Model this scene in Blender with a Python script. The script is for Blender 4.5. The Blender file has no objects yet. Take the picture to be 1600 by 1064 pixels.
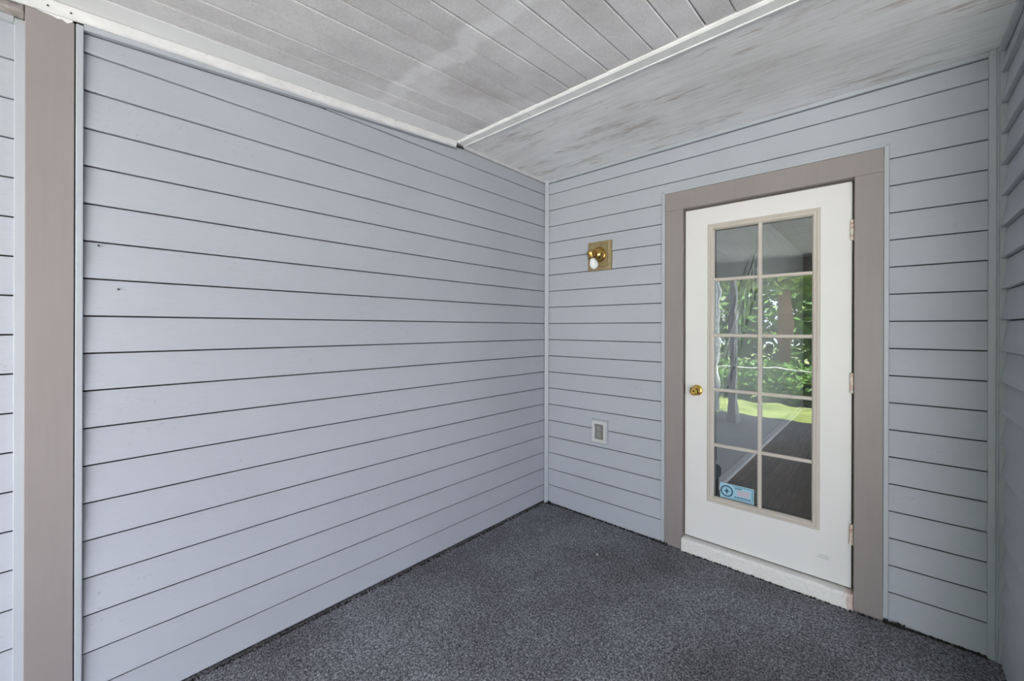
import bpy, bmesh, math, random
from mathutils import Vector, Matrix
random.seed(7)
scene = bpy.context.scene
COL = scene.collection

# ------------------------------------------------------------------ camera
cam_d = bpy.data.cameras.new('camera')
cam = bpy.data.objects.new('camera', cam_d)
COL.objects.link(cam)
YAW = 0.7339                      # optical axis turned left of +Y
cam_d.sensor_width = 36.0
cam_d.sensor_fit = 'HORIZONTAL'
cam_d.lens = 649.66 / 1600 * 36.0
cam_d.shift_y = -(532 - 512.5) / 1600.0
cam_d.clip_start = 0.02
cam.matrix_world = (Matrix.Translation((2.009, -2.634, 1.355))
                    @ Matrix.Rotation(YAW, 4, 'Z')
                    @ Matrix.Rotation(math.pi / 2, 4, 'X')
                    @ Matrix.Rotation(0.0030, 4, 'Z'))
scene.camera = cam

# ------------------------------------------------------------------ world, sun, exposure
world = bpy.data.worlds.new('sky_world')
scene.world = world
world.use_nodes = True
bg = world.node_tree.nodes['Background']
bg.inputs['Color'].default_value = (0.90, 0.915, 1.0, 1)
bg.inputs['Strength'].default_value = 2.0
sun_d = bpy.data.lights.new('sun', 'SUN')
sun_d.energy = 11.0
sun_d.angle = math.radians(6)
sun_d.color = (1.0, 0.95, 0.86)
sun = bpy.data.objects.new('sun', sun_d)
COL.objects.link(sun)
sun.rotation_euler = (math.radians(-18), math.radians(3), 0)
vs = scene.view_settings
vs.view_transform = 'Standard'
vs.look = 'None'
vs.gamma = 1.0
vs.use_curve_mapping = False
vs.exposure = 1.50

# ------------------------------------------------------------------ materials
def new_mat(name):
    m = bpy.data.materials.new(name)
    m.use_nodes = True
    nt = m.node_tree
    return m, nt, nt.nodes['Principled BSDF']

def N(nt, typ, **kw):
    n = nt.nodes.new(typ)
    for k, v in kw.items():
        if k.startswith('i_'):
            n.inputs[k[2:].replace('_', ' ')].default_value = v
        else:
            setattr(n, k, v)
    return n

def pos_scaled(nt, s, off=(0, 0, 0)):
    g = N(nt, 'ShaderNodeNewGeometry')
    mp = N(nt, 'ShaderNodeMapping')
    mp.inputs['Scale'].default_value = s
    mp.inputs['Location'].default_value = off
    nt.links.new(g.outputs['Position'], mp.inputs['Vector'])
    return mp.outputs['Vector']

def noise(nt, vec, scale=1.0, detail=4.0, rough=0.55):
    n = N(nt, 'ShaderNodeTexNoise')
    n.inputs['Scale'].default_value = scale
    n.inputs['Detail'].default_value = detail
    n.inputs['Roughness'].default_value = rough
    nt.links.new(vec, n.inputs['Vector'])
    return n.outputs['Fac']

def ramp(nt, fac, stops):
    r = N(nt, 'ShaderNodeValToRGB')
    el = r.color_ramp.elements
    while len(el) < len(stops):
        el.new(0.5)
    for e, (p, c) in zip(el, stops):
        e.position = p
        e.color = (c, c, c, 1) if isinstance(c, (int, float)) else (*c, 1)
    nt.links.new(fac, r.inputs['Fac'])
    return r.outputs['Color']

def mixc(nt, fac, a, b, mode='MIX'):
    m = N(nt, 'ShaderNodeMix', data_type='RGBA', blend_type=mode)
    for sock, v in ((m.inputs[0], fac), (m.inputs[6], a), (m.inputs[7], b)):
        if isinstance(v, (int, float)):
            sock.default_value = v
        elif isinstance(v, tuple):
            sock.default_value = (*v, 1)
        else:
            nt.links.new(v, sock)
    return m.outputs[2]

def math_n(nt, op, a, b=None, c=None):
    m = N(nt, 'ShaderNodeMath', operation=op)
    for i, v in enumerate((a, b, c)):
        if v is None:
            continue
        if isinstance(v, (int, float)):
            m.inputs[i].default_value = v
        else:
            nt.links.new(v, m.inputs[i])
    return m.outputs[0]

def bump(nt, bsdf, h, strength=0.2, dist=0.01):
    b = N(nt, 'ShaderNodeBump')
    b.inputs['Strength'].default_value = strength
    b.inputs['Distance'].default_value = dist
    nt.links.new(h, b.inputs['Height'])
    nt.links.new(b.outputs['Normal'], bsdf.inputs['Normal'])

def plain(name, col, rough=0.5, metal=0.0, var=0.06, scale=9.0, bscale=0, bst=0.1):
    m, nt, b = new_mat(name)
    f = noise(nt, pos_scaled(nt, (1, 1, 1)), scale)
    lo = tuple(max(0, c * (1 - var)) for c in col)
    hi = tuple(min(1, c * (1 + var)) for c in col)
    nt.links.new(ramp(nt, f, [(0.3, lo), (0.7, hi)]), b.inputs['Base Color'])
    b.inputs['Roughness'].default_value = rough
    b.inputs['Metallic'].default_value = metal
    if bscale:
        bump(nt, b, noise(nt, pos_scaled(nt, (1, 1, 1)), bscale), bst, 0.004)
    return m

def siding_mat(name='siding_vinyl', col=(0.432, 0.460, 0.512)):
    m, nt, b = new_mat(name)
    big = noise(nt, pos_scaled(nt, (1.3, 1.3, 1.6)), 1.0, 3)
    base = ramp(nt, big, [(0.3, tuple(c * 0.955 for c in col)), (0.7, tuple(c * 1.03 for c in col))])
    # fine embossed grain colour
    grain = noise(nt, pos_scaled(nt, (14, 14, 420)), 1.0, 3)
    base = mixc(nt, 1.0, base, ramp(nt, grain, [(0.3, 0.965), (0.7, 1.02)]), 'MULTIPLY')
    # mildew specks, mostly low on the wall
    sp = noise(nt, pos_scaled(nt, (55, 55, 90)), 1.0, 5, 0.65)
    patch = noise(nt, pos_scaled(nt, (3.1, 3.1, 4.0), (3, 1, 7)), 1.0, 3)
    mask = math_n(nt, 'MULTIPLY', ramp(nt, sp, [(0.60, 0.0), (0.74, 1.0)]),
                  ramp(nt, patch, [(0.50, 0.0), (0.68, 1.0)]))
    mask = math_n(nt, 'MULTIPLY', mask, 0.55)
    base = mixc(nt, mask, base, (0.16, 0.16, 0.17))
    nt.links.new(base, b.inputs['Base Color'])
    b.inputs['Roughness'].default_value = 0.5
    b.inputs['Specular IOR Level'].default_value = 0.25
    bump(nt, b, noise(nt, pos_scaled(nt, (9, 9, 300)), 1.0, 2), 0.12, 0.002)
    return m

def plank_mat(name):
    """tongue-and-groove ceiling board: white paint greyed by mildew, one cleaner joist line"""
    m, nt, b = new_mat(name)
    inf = N(nt, 'ShaderNodeObjectInfo')
    big = noise(nt, pos_scaled(nt, (2.2, 2.2, 1)), 1.0, 5, 0.6)
    fine = noise(nt, pos_scaled(nt, (120, 85, 60)), 1.0, 5, 0.75)
    f = math_n(nt, 'ADD', math_n(nt, 'MULTIPLY', big, 0.66), math_n(nt, 'MULTIPLY', fine, 0.34))
    f = math_n(nt, 'ADD', f, math_n(nt, 'MULTIPLY', math_n(nt, 'SUBTRACT', inf.outputs['Random'], 0.5), 0.08))
    col = ramp(nt, f, [(0.34, (0.50, 0.48, 0.495)), (0.50, (0.645, 0.63, 0.65)), (0.64, (0.78, 0.77, 0.80))])
    # cleaner stripe across the boards (old joist line), ragged from board to board
    g = N(nt, 'ShaderNodeSeparateXYZ')
    geo = N(nt, 'ShaderNodeNewGeometry')
    nt.links.new(geo.outputs['Position'], g.inputs[0])
    rag = noise(nt, pos_scaled(nt, (9.5, 3, 1)), 1.0, 3)
    yy = math_n(nt, 'ADD', g.outputs['Y'], math_n(nt, 'MULTIPLY', math_n(nt, 'SUBTRACT', rag, 0.5), 0.11))
    dist = math_n(nt, 'ABSOLUTE', math_n(nt, 'ADD', yy, 1.535))
    rnd2 = math_n(nt, 'FRACT', math_n(nt, 'MULTIPLY', inf.outputs['Random'], 17.3))
    dist = math_n(nt, 'ABSOLUTE', math_n(nt, 'ADD', math_n(nt, 'ADD', yy, 1.535), math_n(nt, 'MULTIPLY', math_n(nt, 'SUBTRACT', rnd2, 0.5), 0.045)))
    dist = math_n(nt, 'ADD', dist, math_n(nt, 'MULTIPLY', math_n(nt, 'SUBTRACT', inf.outputs['Random'], 0.5), 0.030))
    dist = math_n(nt, 'ADD', dist, math_n(nt, 'MULTIPLY', math_n(nt, 'SUBTRACT', fine, 0.5), 0.05))
    clean = ramp(nt, dist, [(0.026, 1.0), (0.056, 0.0)])
    clean = math_n(nt, 'MULTIPLY', clean, math_n(nt, 'MULTIPLY_ADD', fine, 0.6, 0.18))
    col = mixc(nt, clean, col, (0.88, 0.88, 0.91))
    # dark mildew pin spots
    sp = noise(nt, pos_scaled(nt, (90, 90, 90), (5, 2, 0)), 1.0, 2, 0.5)
    col = mixc(nt, math_n(nt, 'MULTIPLY', ramp(nt, sp, [(0.69, 0.0), (0.76, 1.0)]), 0.5), col, (0.18, 0.17, 0.165))
    # brownish bloom
    br = noise(nt, pos_scaled(nt, (3.4, 2.1, 1), (9, 4, 0)), 1.0, 4)
    col = mixc(nt, math_n(nt, 'MULTIPLY', ramp(nt, br, [(0.58, 0.0), (0.72, 1.0)]), 0.35), col, (0.36, 0.32, 0.30))
    nt.links.new(col, b.inputs['Base Color'])
    b.inputs['Roughness'].default_value = 0.75
    bump(nt, b, fine, 0.15, 0.002)
    return m

def soffit_mat():
    """white-washed rough plywood, paint rubbed to brown wood in streaks that follow the grain (X)"""
    m, nt, b = new_mat('soffit_paint')
    grain = noise(nt, pos_scaled(nt, (4.5, 95, 1)), 1.0, 5, 0.65)
    big = noise(nt, pos_scaled(nt, (1.6, 2.2, 1)), 1.0, 4)
    f = math_n(nt, 'ADD', math_n(nt, 'MULTIPLY', grain, 0.45), math_n(nt, 'MULTIPLY', big, 0.55))
    col = ramp(nt, f, [(0.36, (0.62, 0.62, 0.635)), (0.5, (0.75, 0.755, 0.775)), (0.64, (0.86, 0.87, 0.89))])
    p1 = noise(nt, pos_scaled(nt, (3.0, 13, 1), (0.7, 2.1, 0)), 1.0, 3, 0.5)
    p2 = noise(nt, pos_scaled(nt, (13, 120, 1)), 1.0, 5, 0.7)
    wear = math_n(nt, 'ADD', math_n(nt, 'MULTIPLY', p1, 0.56), math_n(nt, 'MULTIPLY', p2, 0.44))
    wear = ramp(nt, wear, [(0.535, 0.0), (0.62, 0.62)])
    tone = ramp(nt, noise(nt, pos_scaled(nt, (6, 40, 1), (1, 9, 0)), 1.0, 3), [(0.35, (0.30, 0.245, 0.215)), (0.65, (0.42, 0.36, 0.35))])
    col = mixc(nt, wear, col, tone)
    nt.links.new(col, b.inputs['Base Color'])
    b.inputs['Roughness'].default_value = 0.8
    bump(nt, b, grain, 0.3, 0.003)
    return m

def carpet_mat(name='carpet_pile'):
    m, nt, b = new_mat(name)
    # short light tufts in a dark ground
    rot = N(nt, 'ShaderNodeMapping')
    geo = N(nt, 'ShaderNodeNewGeometry')
    rot.inputs['Rotation'].default_value = (0, 0, 0.9)
    rot.inputs['Scale'].default_value = (150, 300, 60)
    nt.links.new(geo.outputs['Position'], rot.inputs['Vector'])
    tuft = noise(nt, rot.outputs['Vector'], 1.0, 3, 0.75)
    t2 = noise(nt, pos_scaled(nt, (110, 95, 60), (4, 9, 0)), 1.0, 2, 0.6)
    f = math_n(nt, 'ADD', math_n(nt, 'MULTIPLY', tuft, 0.65), math_n(nt, 'MULTIPLY', t2, 0.35))
    col = ramp(nt, f, [(0.36, (0.022, 0.023, 0.028)), (0.48, (0.130, 0.133, 0.153)),
                       (0.56, (0.33, 0.336, 0.37)), (0.66, (0.64, 0.65, 0.68))])
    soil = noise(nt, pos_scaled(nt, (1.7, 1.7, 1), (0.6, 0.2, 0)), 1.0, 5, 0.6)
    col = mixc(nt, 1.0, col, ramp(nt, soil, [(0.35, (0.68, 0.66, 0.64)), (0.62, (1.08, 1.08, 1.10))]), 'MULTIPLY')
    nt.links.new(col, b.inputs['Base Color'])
    b.inputs['Roughness'].default_value = 0.95
    b.inputs['Specular IOR Level'].default_value = 0.1
    bump(nt, b, f, 0.9, 0.006)
    return m

def white_trim_mat():
    m, nt, b = new_mat('white_trim_paint')
    f = noise(nt, pos_scaled(nt, (14, 14, 30)), 1.0, 4)
    col = ramp(nt, f, [(0.3, (0.66, 0.665, 0.68)), (0.7, (0.78, 0.785, 0.80))])
    sp = noise(nt, pos_scaled(nt, (17, 17, 60), (1, 4, 2)), 1.0, 4, 0.7)
    col = mixc(nt, math_n(nt, 'MULTIPLY', ramp(nt, sp, [(0.68, 0.0), (0.72, 1.0)]), 0.7), col, (0.12, 0.11, 0.10))
    nt.links.new(col, b.inputs['Base Color'])
    b.inputs['Roughness'].default_value = 0.55
    return m

def tan_mat():
    m, nt, b = new_mat('taupe_paint')
    f = noise(nt, pos_scaled(nt, (3, 3, 1.5)), 1.0, 4)
    col = ramp(nt, f, [(0.3, (0.268, 0.238, 0.234)), (0.7, (0.298, 0.267, 0.265))])
    g = noise(nt, pos_scaled(nt, (70, 70, 4)), 1.0, 3)
    col = mixc(nt, 1.0, col, ramp(nt, g, [(0.3, 0.97), (0.7, 1.02)]), 'MULTIPLY')
    nt.links.new(col, b.inputs['Base Color'])
    b.inputs['Roughness'].default_value = 0.45
    bump(nt, b, g, 0.08, 0.002)
    return m

def sill_mat():
    m, nt, b = new_mat('sill_paint')
    f = noise(nt, pos_scaled(nt, (60, 60, 60)), 1.0, 4)
    col = ramp(nt, f, [(0.3, (0.72, 0.71, 0.69)), (0.65, (0.79, 0.78, 0.765))])
    # rust run below the hinge end of the sill
    s = N(nt, 'ShaderNodeSeparateXYZ')
    geo = N(nt, 'ShaderNodeNewGeometry')
    nt.links.new(geo.outputs['Position'], s.inputs[0])
    n1 = noise(nt, pos_scaled(nt, (70, 20, 14)), 1.0, 3)
    edge = math_n(nt, 'ADD', s.outputs['X'], math_n(nt, 'MULTIPLY', math_n(nt, 'SUBTRACT', n1, 0.5), 0.09))
    rust = N(nt, 'ShaderNodeMapRange')
    rust.inputs['From Min'].default_value = 1.850
    rust.inputs['From Max'].default_value = 1.892
    nt.links.new(edge, rust.inputs['Value'])
    col = mixc(nt, math_n(nt, 'MULTIPLY', rust.outputs[0], 0.8), col, (0.36, 0.13, 0.085))
    nt.links.new(col, b.inputs['Base Color'])
    b.inputs['Roughness'].default_value = 0.6
    bump(nt, b, f, 0.25, 0.003)
    return m

def hinge_mat():
    m, nt, b = new_mat('rusty_hinge_paint')
    f = noise(nt, pos_scaled(nt, (60, 60, 45), (0, 0, 3)), 1.0, 3)
    nt.links.new(ramp(nt, f, [(0.35, (0.76, 0.71, 0.64)), (0.54, (0.70, 0.56, 0.48)), (0.70, (0.40, 0.16, 0.10))]), b.inputs['Base Color'])
    b.inputs['Roughness'].default_value = 0.6
    return m

def glass_mat():
    """double glazing: clear, with a facing-dependent mirror reflection (Schlick)"""
    m = bpy.data.materials.new('window_glass')
    m.use_nodes = True
    nt = m.node_tree
    nt.nodes.clear()
    out = N(nt, 'ShaderNodeOutputMaterial')
    tr = N(nt, 'ShaderNodeBsdfTransparent')
    tr.inputs['Color'].default_value = (0.93, 0.96, 0.96, 1)
    gl = N(nt, 'ShaderNodeBsdfGlossy')
    gl.inputs['Roughness'].default_value = 0.0
    gl.inputs['Color'].default_value = (0.95, 1.0, 1.0, 1)
    wv = noise(nt, pos_scaled(nt, (4, 4, 4)), 1.0, 2)
    b = N(nt, 'ShaderNodeBump')
    b.inputs['Strength'].default_value = 0.05
    b.inputs['Distance'].default_value = 0.02
    nt.links.new(wv, b.inputs['Height'])
    nt.links.new(b.outputs['Normal'], gl.inputs['Normal'])
    lw = N(nt, 'ShaderNodeLayerWeight')
    lw.inputs['Blend'].default_value = 0.5
    p5 = math_n(nt, 'POWER', lw.outputs['Facing'], 5.0)
    fr = math_n(nt, 'MULTIPLY_ADD', p5, 0.90, 0.10)
    mx = N(nt, 'ShaderNodeMixShader')
    nt.links.new(fr, mx.inputs[0])
    nt.links.new(tr.outputs[0], mx.inputs[1])
    nt.links.new(gl.outputs[0], mx.inputs[2])
    nt.links.new(mx.outputs[0], out.inputs['Surface'])
    return m

def wood_floor_mat():
    m, nt, b = new_mat('dark_wood_floor')
    inf = N(nt, 'ShaderNodeObjectInfo')
    g = noise(nt, pos_scaled(nt, (45, 3, 1)), 1.0, 5, 0.6)
    col = ramp(nt, g, [(0.3, (0.10, 0.064, 0.050)), (0.7, (0.25, 0.165, 0.13))])
    col = mixc(nt, 1.0, col, ramp(nt, inf.outputs['Random'], [(0, 0.75), (1, 1.2)]), 'MULTIPLY')
    nt.links.new(col, b.inputs['Base Color'])
    b.inputs['Roughness'].default_value = 0.28
    return m

def leaf_mat(name, lo, hi):
    m, nt, b = new_mat(name)
    f = noise(nt, pos_scaled(nt, (2.5, 2.5, 2.5)), 1.0, 4)
    nt.links.new(ramp(nt, f, [(0.3, lo), (0.7, hi)]), b.inputs['Base Color'])
    b.inputs['Roughness'].default_value = 0.5
    return m

M = {
    'siding': siding_mat(),
    'channel': plain('siding_trim_vinyl', (0.425, 0.460, 0.505), 0.45, 0, 0.03, 5),
    'sheath': plain('sheathing', (0.05, 0.05, 0.052), 0.9),
    'plank': plank_mat('ceiling_plank_paint'),
    'white_board': plain('white_ceiling_board', (0.80, 0.80, 0.825), 0.7, 0, 0.05, 4),
    'soffit': soffit_mat(),
    'roof': plain('roof_deck', (0.12, 0.11, 0.10), 0.9),
    'white_trim': white_trim_mat(),
    'grey_trim': plain('grey_white_trim_paint', (0.60, 0.61, 0.63), 0.6, 0, 0.10, 20),
    'dirty': plain('stained_header_paint', (0.40, 0.36, 0.35), 0.8, 0, 0.35, 30),
    'tan': tan_mat(),
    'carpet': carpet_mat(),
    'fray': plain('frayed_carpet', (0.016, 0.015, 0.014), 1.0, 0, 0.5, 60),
    'door': plain('door_white_paint', (0.75, 0.745, 0.74), 0.35, 0, 0.015, 3),
    'bead': plain('beige_glazing_vinyl', (0.56, 0.515, 0.465), 0.45, 0, 0.03, 8),
    'seal': plain('weatherstrip', (0.13, 0.115, 0.10), 0.7),
    'jamb': plain('jamb_paint', (0.28, 0.25, 0.235), 0.5),
    'sill': sill_mat(),
    'hinge': hinge_mat(),
    'glass': glass_mat(),
    'brass': plain('polished_brass', (0.58, 0.37, 0.12), 0.17, 1.0, 0.06, 20),
    'aged_brass': plain('aged_brass_plate', (0.40, 0.32, 0.18), 0.45, 0.55, 0.15, 30),
    'dark_brass': plain('dark_socket_rim', (0.07, 0.045, 0.02), 0.4, 0.7),
    'bulb': plain('frosted_bulb_glass', (0.86, 0.87, 0.90), 0.15, 0, 0.01),
    'out_plate': plain('outlet_cover_plastic', (0.56, 0.57, 0.575), 0.4, 0, 0.03),
    'out_grey': plain('outlet_grey_plastic', (0.20, 0.195, 0.19), 0.5, 0, 0.12, 60),
    'out_face': plain('outlet_face_plastic', (0.30, 0.305, 0.295), 0.45, 0, 0.08, 60),
    'black': plain('black_slot', (0.015, 0.015, 0.015), 0.7),
    'st_blue': plain('sticker_pale_blue', (0.33, 0.56, 0.68), 0.4, 0, 0.04),
    'st_navy': plain('sticker_navy_ink', (0.012, 0.06, 0.13), 0.4),
    'st_white': plain('sticker_white_ink', (0.58, 0.72, 0.80), 0.4),
    'st_pink': plain('sticker_pink_ink', (0.52, 0.47, 0.55), 0.4),
    'wood_floor': wood_floor_mat(),
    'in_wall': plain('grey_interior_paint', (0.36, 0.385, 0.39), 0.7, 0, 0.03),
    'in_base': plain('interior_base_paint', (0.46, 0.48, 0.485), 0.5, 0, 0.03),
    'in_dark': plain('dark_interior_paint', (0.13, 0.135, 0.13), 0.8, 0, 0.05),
    'in_ceil': plain('interior_ceiling_paint', (0.45, 0.45, 0.44), 0.8),
    'in_white': plain('interior_white_paint', (0.82, 0.83, 0.84), 0.4, 0, 0.02),
    'uphol': plain('charcoal_upholstery', (0.030, 0.030, 0.036), 0.9, 0, 0.3, 60),
    'beam': plain('brown_beam_paint', (0.16, 0.115, 0.095), 0.6, 0, 0.15),
    'post_grey': plain('grey_post_paint', (0.34, 0.35, 0.36), 0.6),
    'grass': leaf_mat('lawn_grass', (0.16, 0.21, 0.06), (0.36, 0.41, 0.16)),
    'bounce_concrete': plain('pale_bounce_concrete', (0.68, 0.67, 0.67), 0.9, 0, 0.08, 4),
    'leaf_a': leaf_mat('leaf_bright', (0.07, 0.17, 0.025), (0.34, 0.46, 0.10)),
    'leaf_b': leaf_mat('leaf_mid', (0.035, 0.11, 0.02), (0.17, 0.31, 0.06)),
    'bark': plain('bark', (0.16, 0.10, 0.06), 0.9, 0, 0.3, 12, 30, 0.6),
    'paper': plain('white_paper', (0.88, 0.88, 0.88), 0.7),
    'paper_torn': plain('torn_white_caulk', (0.80, 0.80, 0.80), 0.7),
    'nail': plain('dark_nail', (0.04, 0.04, 0.045), 0.5, 0.3),
}

# ------------------------------------------------------------------ mesh helpers
def finish(name, bm, mat, parent=None, smooth=False, bevel=0, bseg=2):
    bmesh.ops.recalc_face_normals(bm, faces=bm.faces[:])
    me = bpy.data.meshes.new(name)
    bm.to_mesh(me)
    bm.free()
    me.materials.append(mat)
    if smooth:
        for p in me.polygons:
            p.use_smooth = True
    o = bpy.data.objects.new(name, me)
    COL.objects.link(o)
    if parent is not None:
        o.parent = parent
    if bevel:
        bv = o.modifiers.new('bevel', 'BEVEL')
        bv.width = bevel
        bv.segments = bseg
        bv.limit_method = 'ANGLE'
        bv.angle_limit = math.radians(40)
        bv.harden_normals = False
    return o

def box_bm(bm, x0, x1, y0, y1, z0, z1):
    vs_ = [bm.verts.new((x, y, z)) for x in (x0, x1) for y in (y0, y1) for z in (z0, z1)]
    for f in ((0, 1, 3, 2), (4, 6, 7, 5), (0, 4, 5, 1), (2, 3, 7, 6), (0, 2, 6, 4), (1, 5, 7, 3)):
        bm.faces.new([vs_[i] for i in f])
    return vs_

def box(name, x0, x1, y0, y1, z0, z1, mat, parent=None, bevel=0.0, bseg=2):
    bm = bmesh.new()
    box_bm(bm, x0, x1, y0, y1, z0, z1)
    return finish(name, bm, mat, parent, bevel=bevel, bseg=bseg)

def prism_bm(bm, pts, fn, a0, a1):
    """closed 2-D profile pts swept from a0 to a1; fn(a, p, q) -> xyz"""
    A = [bm.verts.new(fn(a0, p, q)) for p, q in pts]
    B = [bm.verts.new(fn(a1, p, q)) for p, q in pts]
    n = len(pts)
    for i in range(n):
        j = (i + 1) % n
        bm.faces.new((A[i], A[j], B[j], B[i]))
    bm.faces.new(A)
    bm.faces.new(B[::-1])

def lathe_bm(bm, prof, origin, axis, seg=24, close=True):
    """prof: list of (radius, along axis)"""
    axis = Vector(axis).normalized()
    u = axis.orthogonal().normalized()
    v = axis.cross(u)
    o = Vector(origin)
    rings = []
    for r, t in prof:
        if r < 1e-6:
            rings.append([bm.verts.new(o + axis * t)])
        else:
            rings.append([bm.verts.new(o + axis * t + (u * math.cos(k * 2 * math.pi / seg) + v * math.sin(k * 2 * math.pi / seg)) * r) for k in range(seg)])
    for a, b in zip(rings, rings[1:]):
        for k in range(seg):
            l = (k + 1) % seg
            if len(a) == 1 and len(b) == 1:
                continue
            if len(a) == 1:
                bm.faces.new((a[0], b[k], b[l]))
            elif len(b) == 1:
                bm.faces.new((a[k], b[0], a[l]))
            else:
                bm.faces.new((a[k], b[k], b[l], a[l]))
    for r in (rings[0], rings[-1]):
        if len(r) > 1:
            bm.faces.new(r)

def lathe(name, prof, origin, axis, mat, parent=None, seg=24, smooth=True, bevel=0):
    bm = bmesh.new()
    lathe_bm(bm, prof, origin, axis, seg)
    o = finish(name, bm, mat, parent, smooth)
    if smooth:
        es = o.modifiers.new('edges', 'EDGE_SPLIT')
        es.split_angle = math.radians(38)
    return o

def tube(name, pts, r, mat, parent=None, seg=12):
    bm = bmesh.new()
    pts = [Vector(p) for p in pts]
    rings = []
    for i, p in enumerate(pts):
        d = (pts[min(i + 1, len(pts) - 1)] - pts[max(i - 1, 0)]).normalized()
        u = d.orthogonal().normalized() if i == 0 else (u - d * u.dot(d)).normalized()
        v = d.cross(u)
        rr = r[i] if isinstance(r, (list, tuple)) else r
        rings.append([bm.verts.new(p + (u * math.cos(k * 2 * math.pi / seg) + v * math.sin(k * 2 * math.pi / seg)) * rr) for k in range(seg)])
    for a, b in zip(rings, rings[1:]):
        for k in range(seg):
            l = (k + 1) % seg
            bm.faces.new((a[k], a[l], b[l], b[k]))
    bm.faces.new(rings[0])
    bm.faces.new(rings[-1])
    return finish(name, bm, mat, parent, True)

def empty(name, loc=(0, 0, 0)):
    o = bpy.data.objects.new(name, None)
    o.empty_display_size = 0.1
    o.location = loc
    COL.objects.link(o)
    return o

def tag(o, label, cat=None, group=None, kind=None):
    o['label'] = label
    if cat:
        o['category'] = cat
    if group:
        o['group'] = group
    if kind:
        o['kind'] = kind
    return o

def structure(o, label):
    return tag(o, label, kind='structure')

def adopt(parent, *objs):
    """parent mesh objects (world-space vertices) under an object that may sit off the origin"""
    for o in objs:
        o.parent = parent
        o.matrix_parent_inverse = Matrix.Translation(parent.location).inverted()

# ------------------------------------------------------------------ lap siding
EXP = 0.127                      # exposure of one course
Z0 = -0.003                      # bottom edge of the lowest course
FLOOR = -0.020
BACK = 0.030                      # sheathing behind the boards
def course_z(n):
    return Z0 + EXP * n

def gap_at(z):
    """dark slot under a butt edge; widened on lower courses to keep its shadow line in view"""
    return 0.0088 - 0.0060 * min(1.0, max(0.0, z / 2.3))

LAP = 0.0098
def lap_depth(t, lap=None):
    """face of a course: 0 at the butt edge, running back to the course above"""
    return -(lap or LAP) * (1.42 * t - 0.42 * t * t)

def siding_board(parent, fn, a0, a1, z0, cut_lo=None, cut_hi=None, slope=None, extra=(), lap=None):
    """one course between a0 and a1; cut_lo / cut_hi trim it level, slope = (point, normal) trims along a rake.
       extra: further (a0, a1, cut_lo, cut_hi) pieces of the same board (a notched board)"""
    bm = bmesh.new()
    for (b0, b1, lo, hi) in ((a0, a1, cut_lo, cut_hi),) + tuple(extra):
        zl = z0 if lo is None else lo
        zg = z0 + EXP - gap_at(z0 + EXP)
        zh = zg if hi is None else min(hi, zg)
        if zh - zl < 0.004:
            continue
        back = -0.0134 if lap is None else -lap - 0.003
        pts = [(back, zl)]
        if lo is None:
            pts += [(-0.0012, zl), (0.0, zl + 0.0016)]
        for k in range(0 if lo is not None else 1, 6):
            t = k / 5
            z = zl + (zh - zl) * t
            pts.append((lap_depth((z - z0) / EXP, lap), z))
        pts.append((back, zh))
        prism_bm(bm, pts, fn, b0, b1)
    if slope:
        geom = bm.verts[:] + bm.edges[:] + bm.faces[:]
        r = bmesh.ops.bisect_plane(bm, geom=geom, plane_co=slope[0], plane_no=slope[1], clear_outer=True)
        ed = [e for e in r['geom_cut'] if isinstance(e, bmesh.types.BMEdge)]
        if ed:
            bmesh.ops.contextual_create(bm, geom=ed)
    if not bm.faces:
        bm.free()
        return None
    return finish('siding_board', bm, M['siding'], parent)

fn_left = lambda a, d, z: (d, a, z)
fn_back = lambda a, d, z: (a, -d, z)
WR = 2.3555                       # butt plane of the right-hand wall
fn_right = lambda a, d, z: (WR - d, a, z)
YF = -0.640
fn_front = lambda a, d, z: (a, YF - d, z)
XO = -0.09                        # outer stretch of the left wall sits further back
fn_outer = lambda a, d, z: (XO + d, a, z)

SOFFIT = 2.520
def ceil_z(y):
    return 2.522 + 0.069 * (y + 0.94)
def rake_z(y):                    # lower edge of the J-channel on the left wall
    return 2.481 + 0.0815 * (y + 0.929)

# ---- left wall
wall_left = box('wall_left', -0.08, -BACK, -2.582, 0.10, FLOOR, 2.56, M['sheath'])
structure(wall_left, 'long pale blue grey lap siding wall on the left')
box('sheathing', -0.20, -0.1040, -2.6995, -2.50, FLOOR, 2.40, M['sheath'], wall_left)
box('sheathing', -0.0874, -0.0301, -2.5831, -2.5821, FLOOR, 2.40, M['sheath'], wall_left)
rake_n = Vector((0, -0.0815, 1)).normalized()
for n in range(20):
    z = course_z(n)
    top = None
    if z + EXP < 2.348:
        siding_board(wall_left, fn_left, -2.562, -0.001, z)
    else:
        siding_board(wall_left, fn_left, -2.562, -0.925, z, slope=(Vector((0, -0.929, 2.4765)), rake_n))
        siding_board(wall_left, fn_left, -0.925, -0.001, z, cut_hi=2.4945)
# channels of the left wall
box('siding_channel', -0.0299, 0.010, -2.5805, -2.5625, FLOOR, 2.362, M['channel'], wall_left, 0.002)
bm = bmesh.new()
prism_bm(bm, [(-2.5625, rake_z(-2.5625)), (-0.915, rake_z(-0.915)), (-0.915, 2.4805 + 0.002), (-2.5625, 2.3675)],
         lambda a, p, q: (a, p, q), -0.0136, 0.013)
finish('siding_channel', bm, M['channel'], wall_left, bevel=0.0015)
box('siding_channel', -0.0136, 0.006, -0.86, -0.026, 2.4985, 2.519, M['grey_trim'], wall_left, 0.0015)
for (py, pz) in ((-2.535, 2.158), (-2.525, 1.634), (-2.475, 1.487)):   # pin heads in the siding
    lathe('nail_head', [(0, 0), (0.0035, 0.0), (0.0035, 0.002), (0, 0.003)], (-0.004, py, pz), (1, 0, 0), M['nail'], wall_left, 8)

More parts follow.
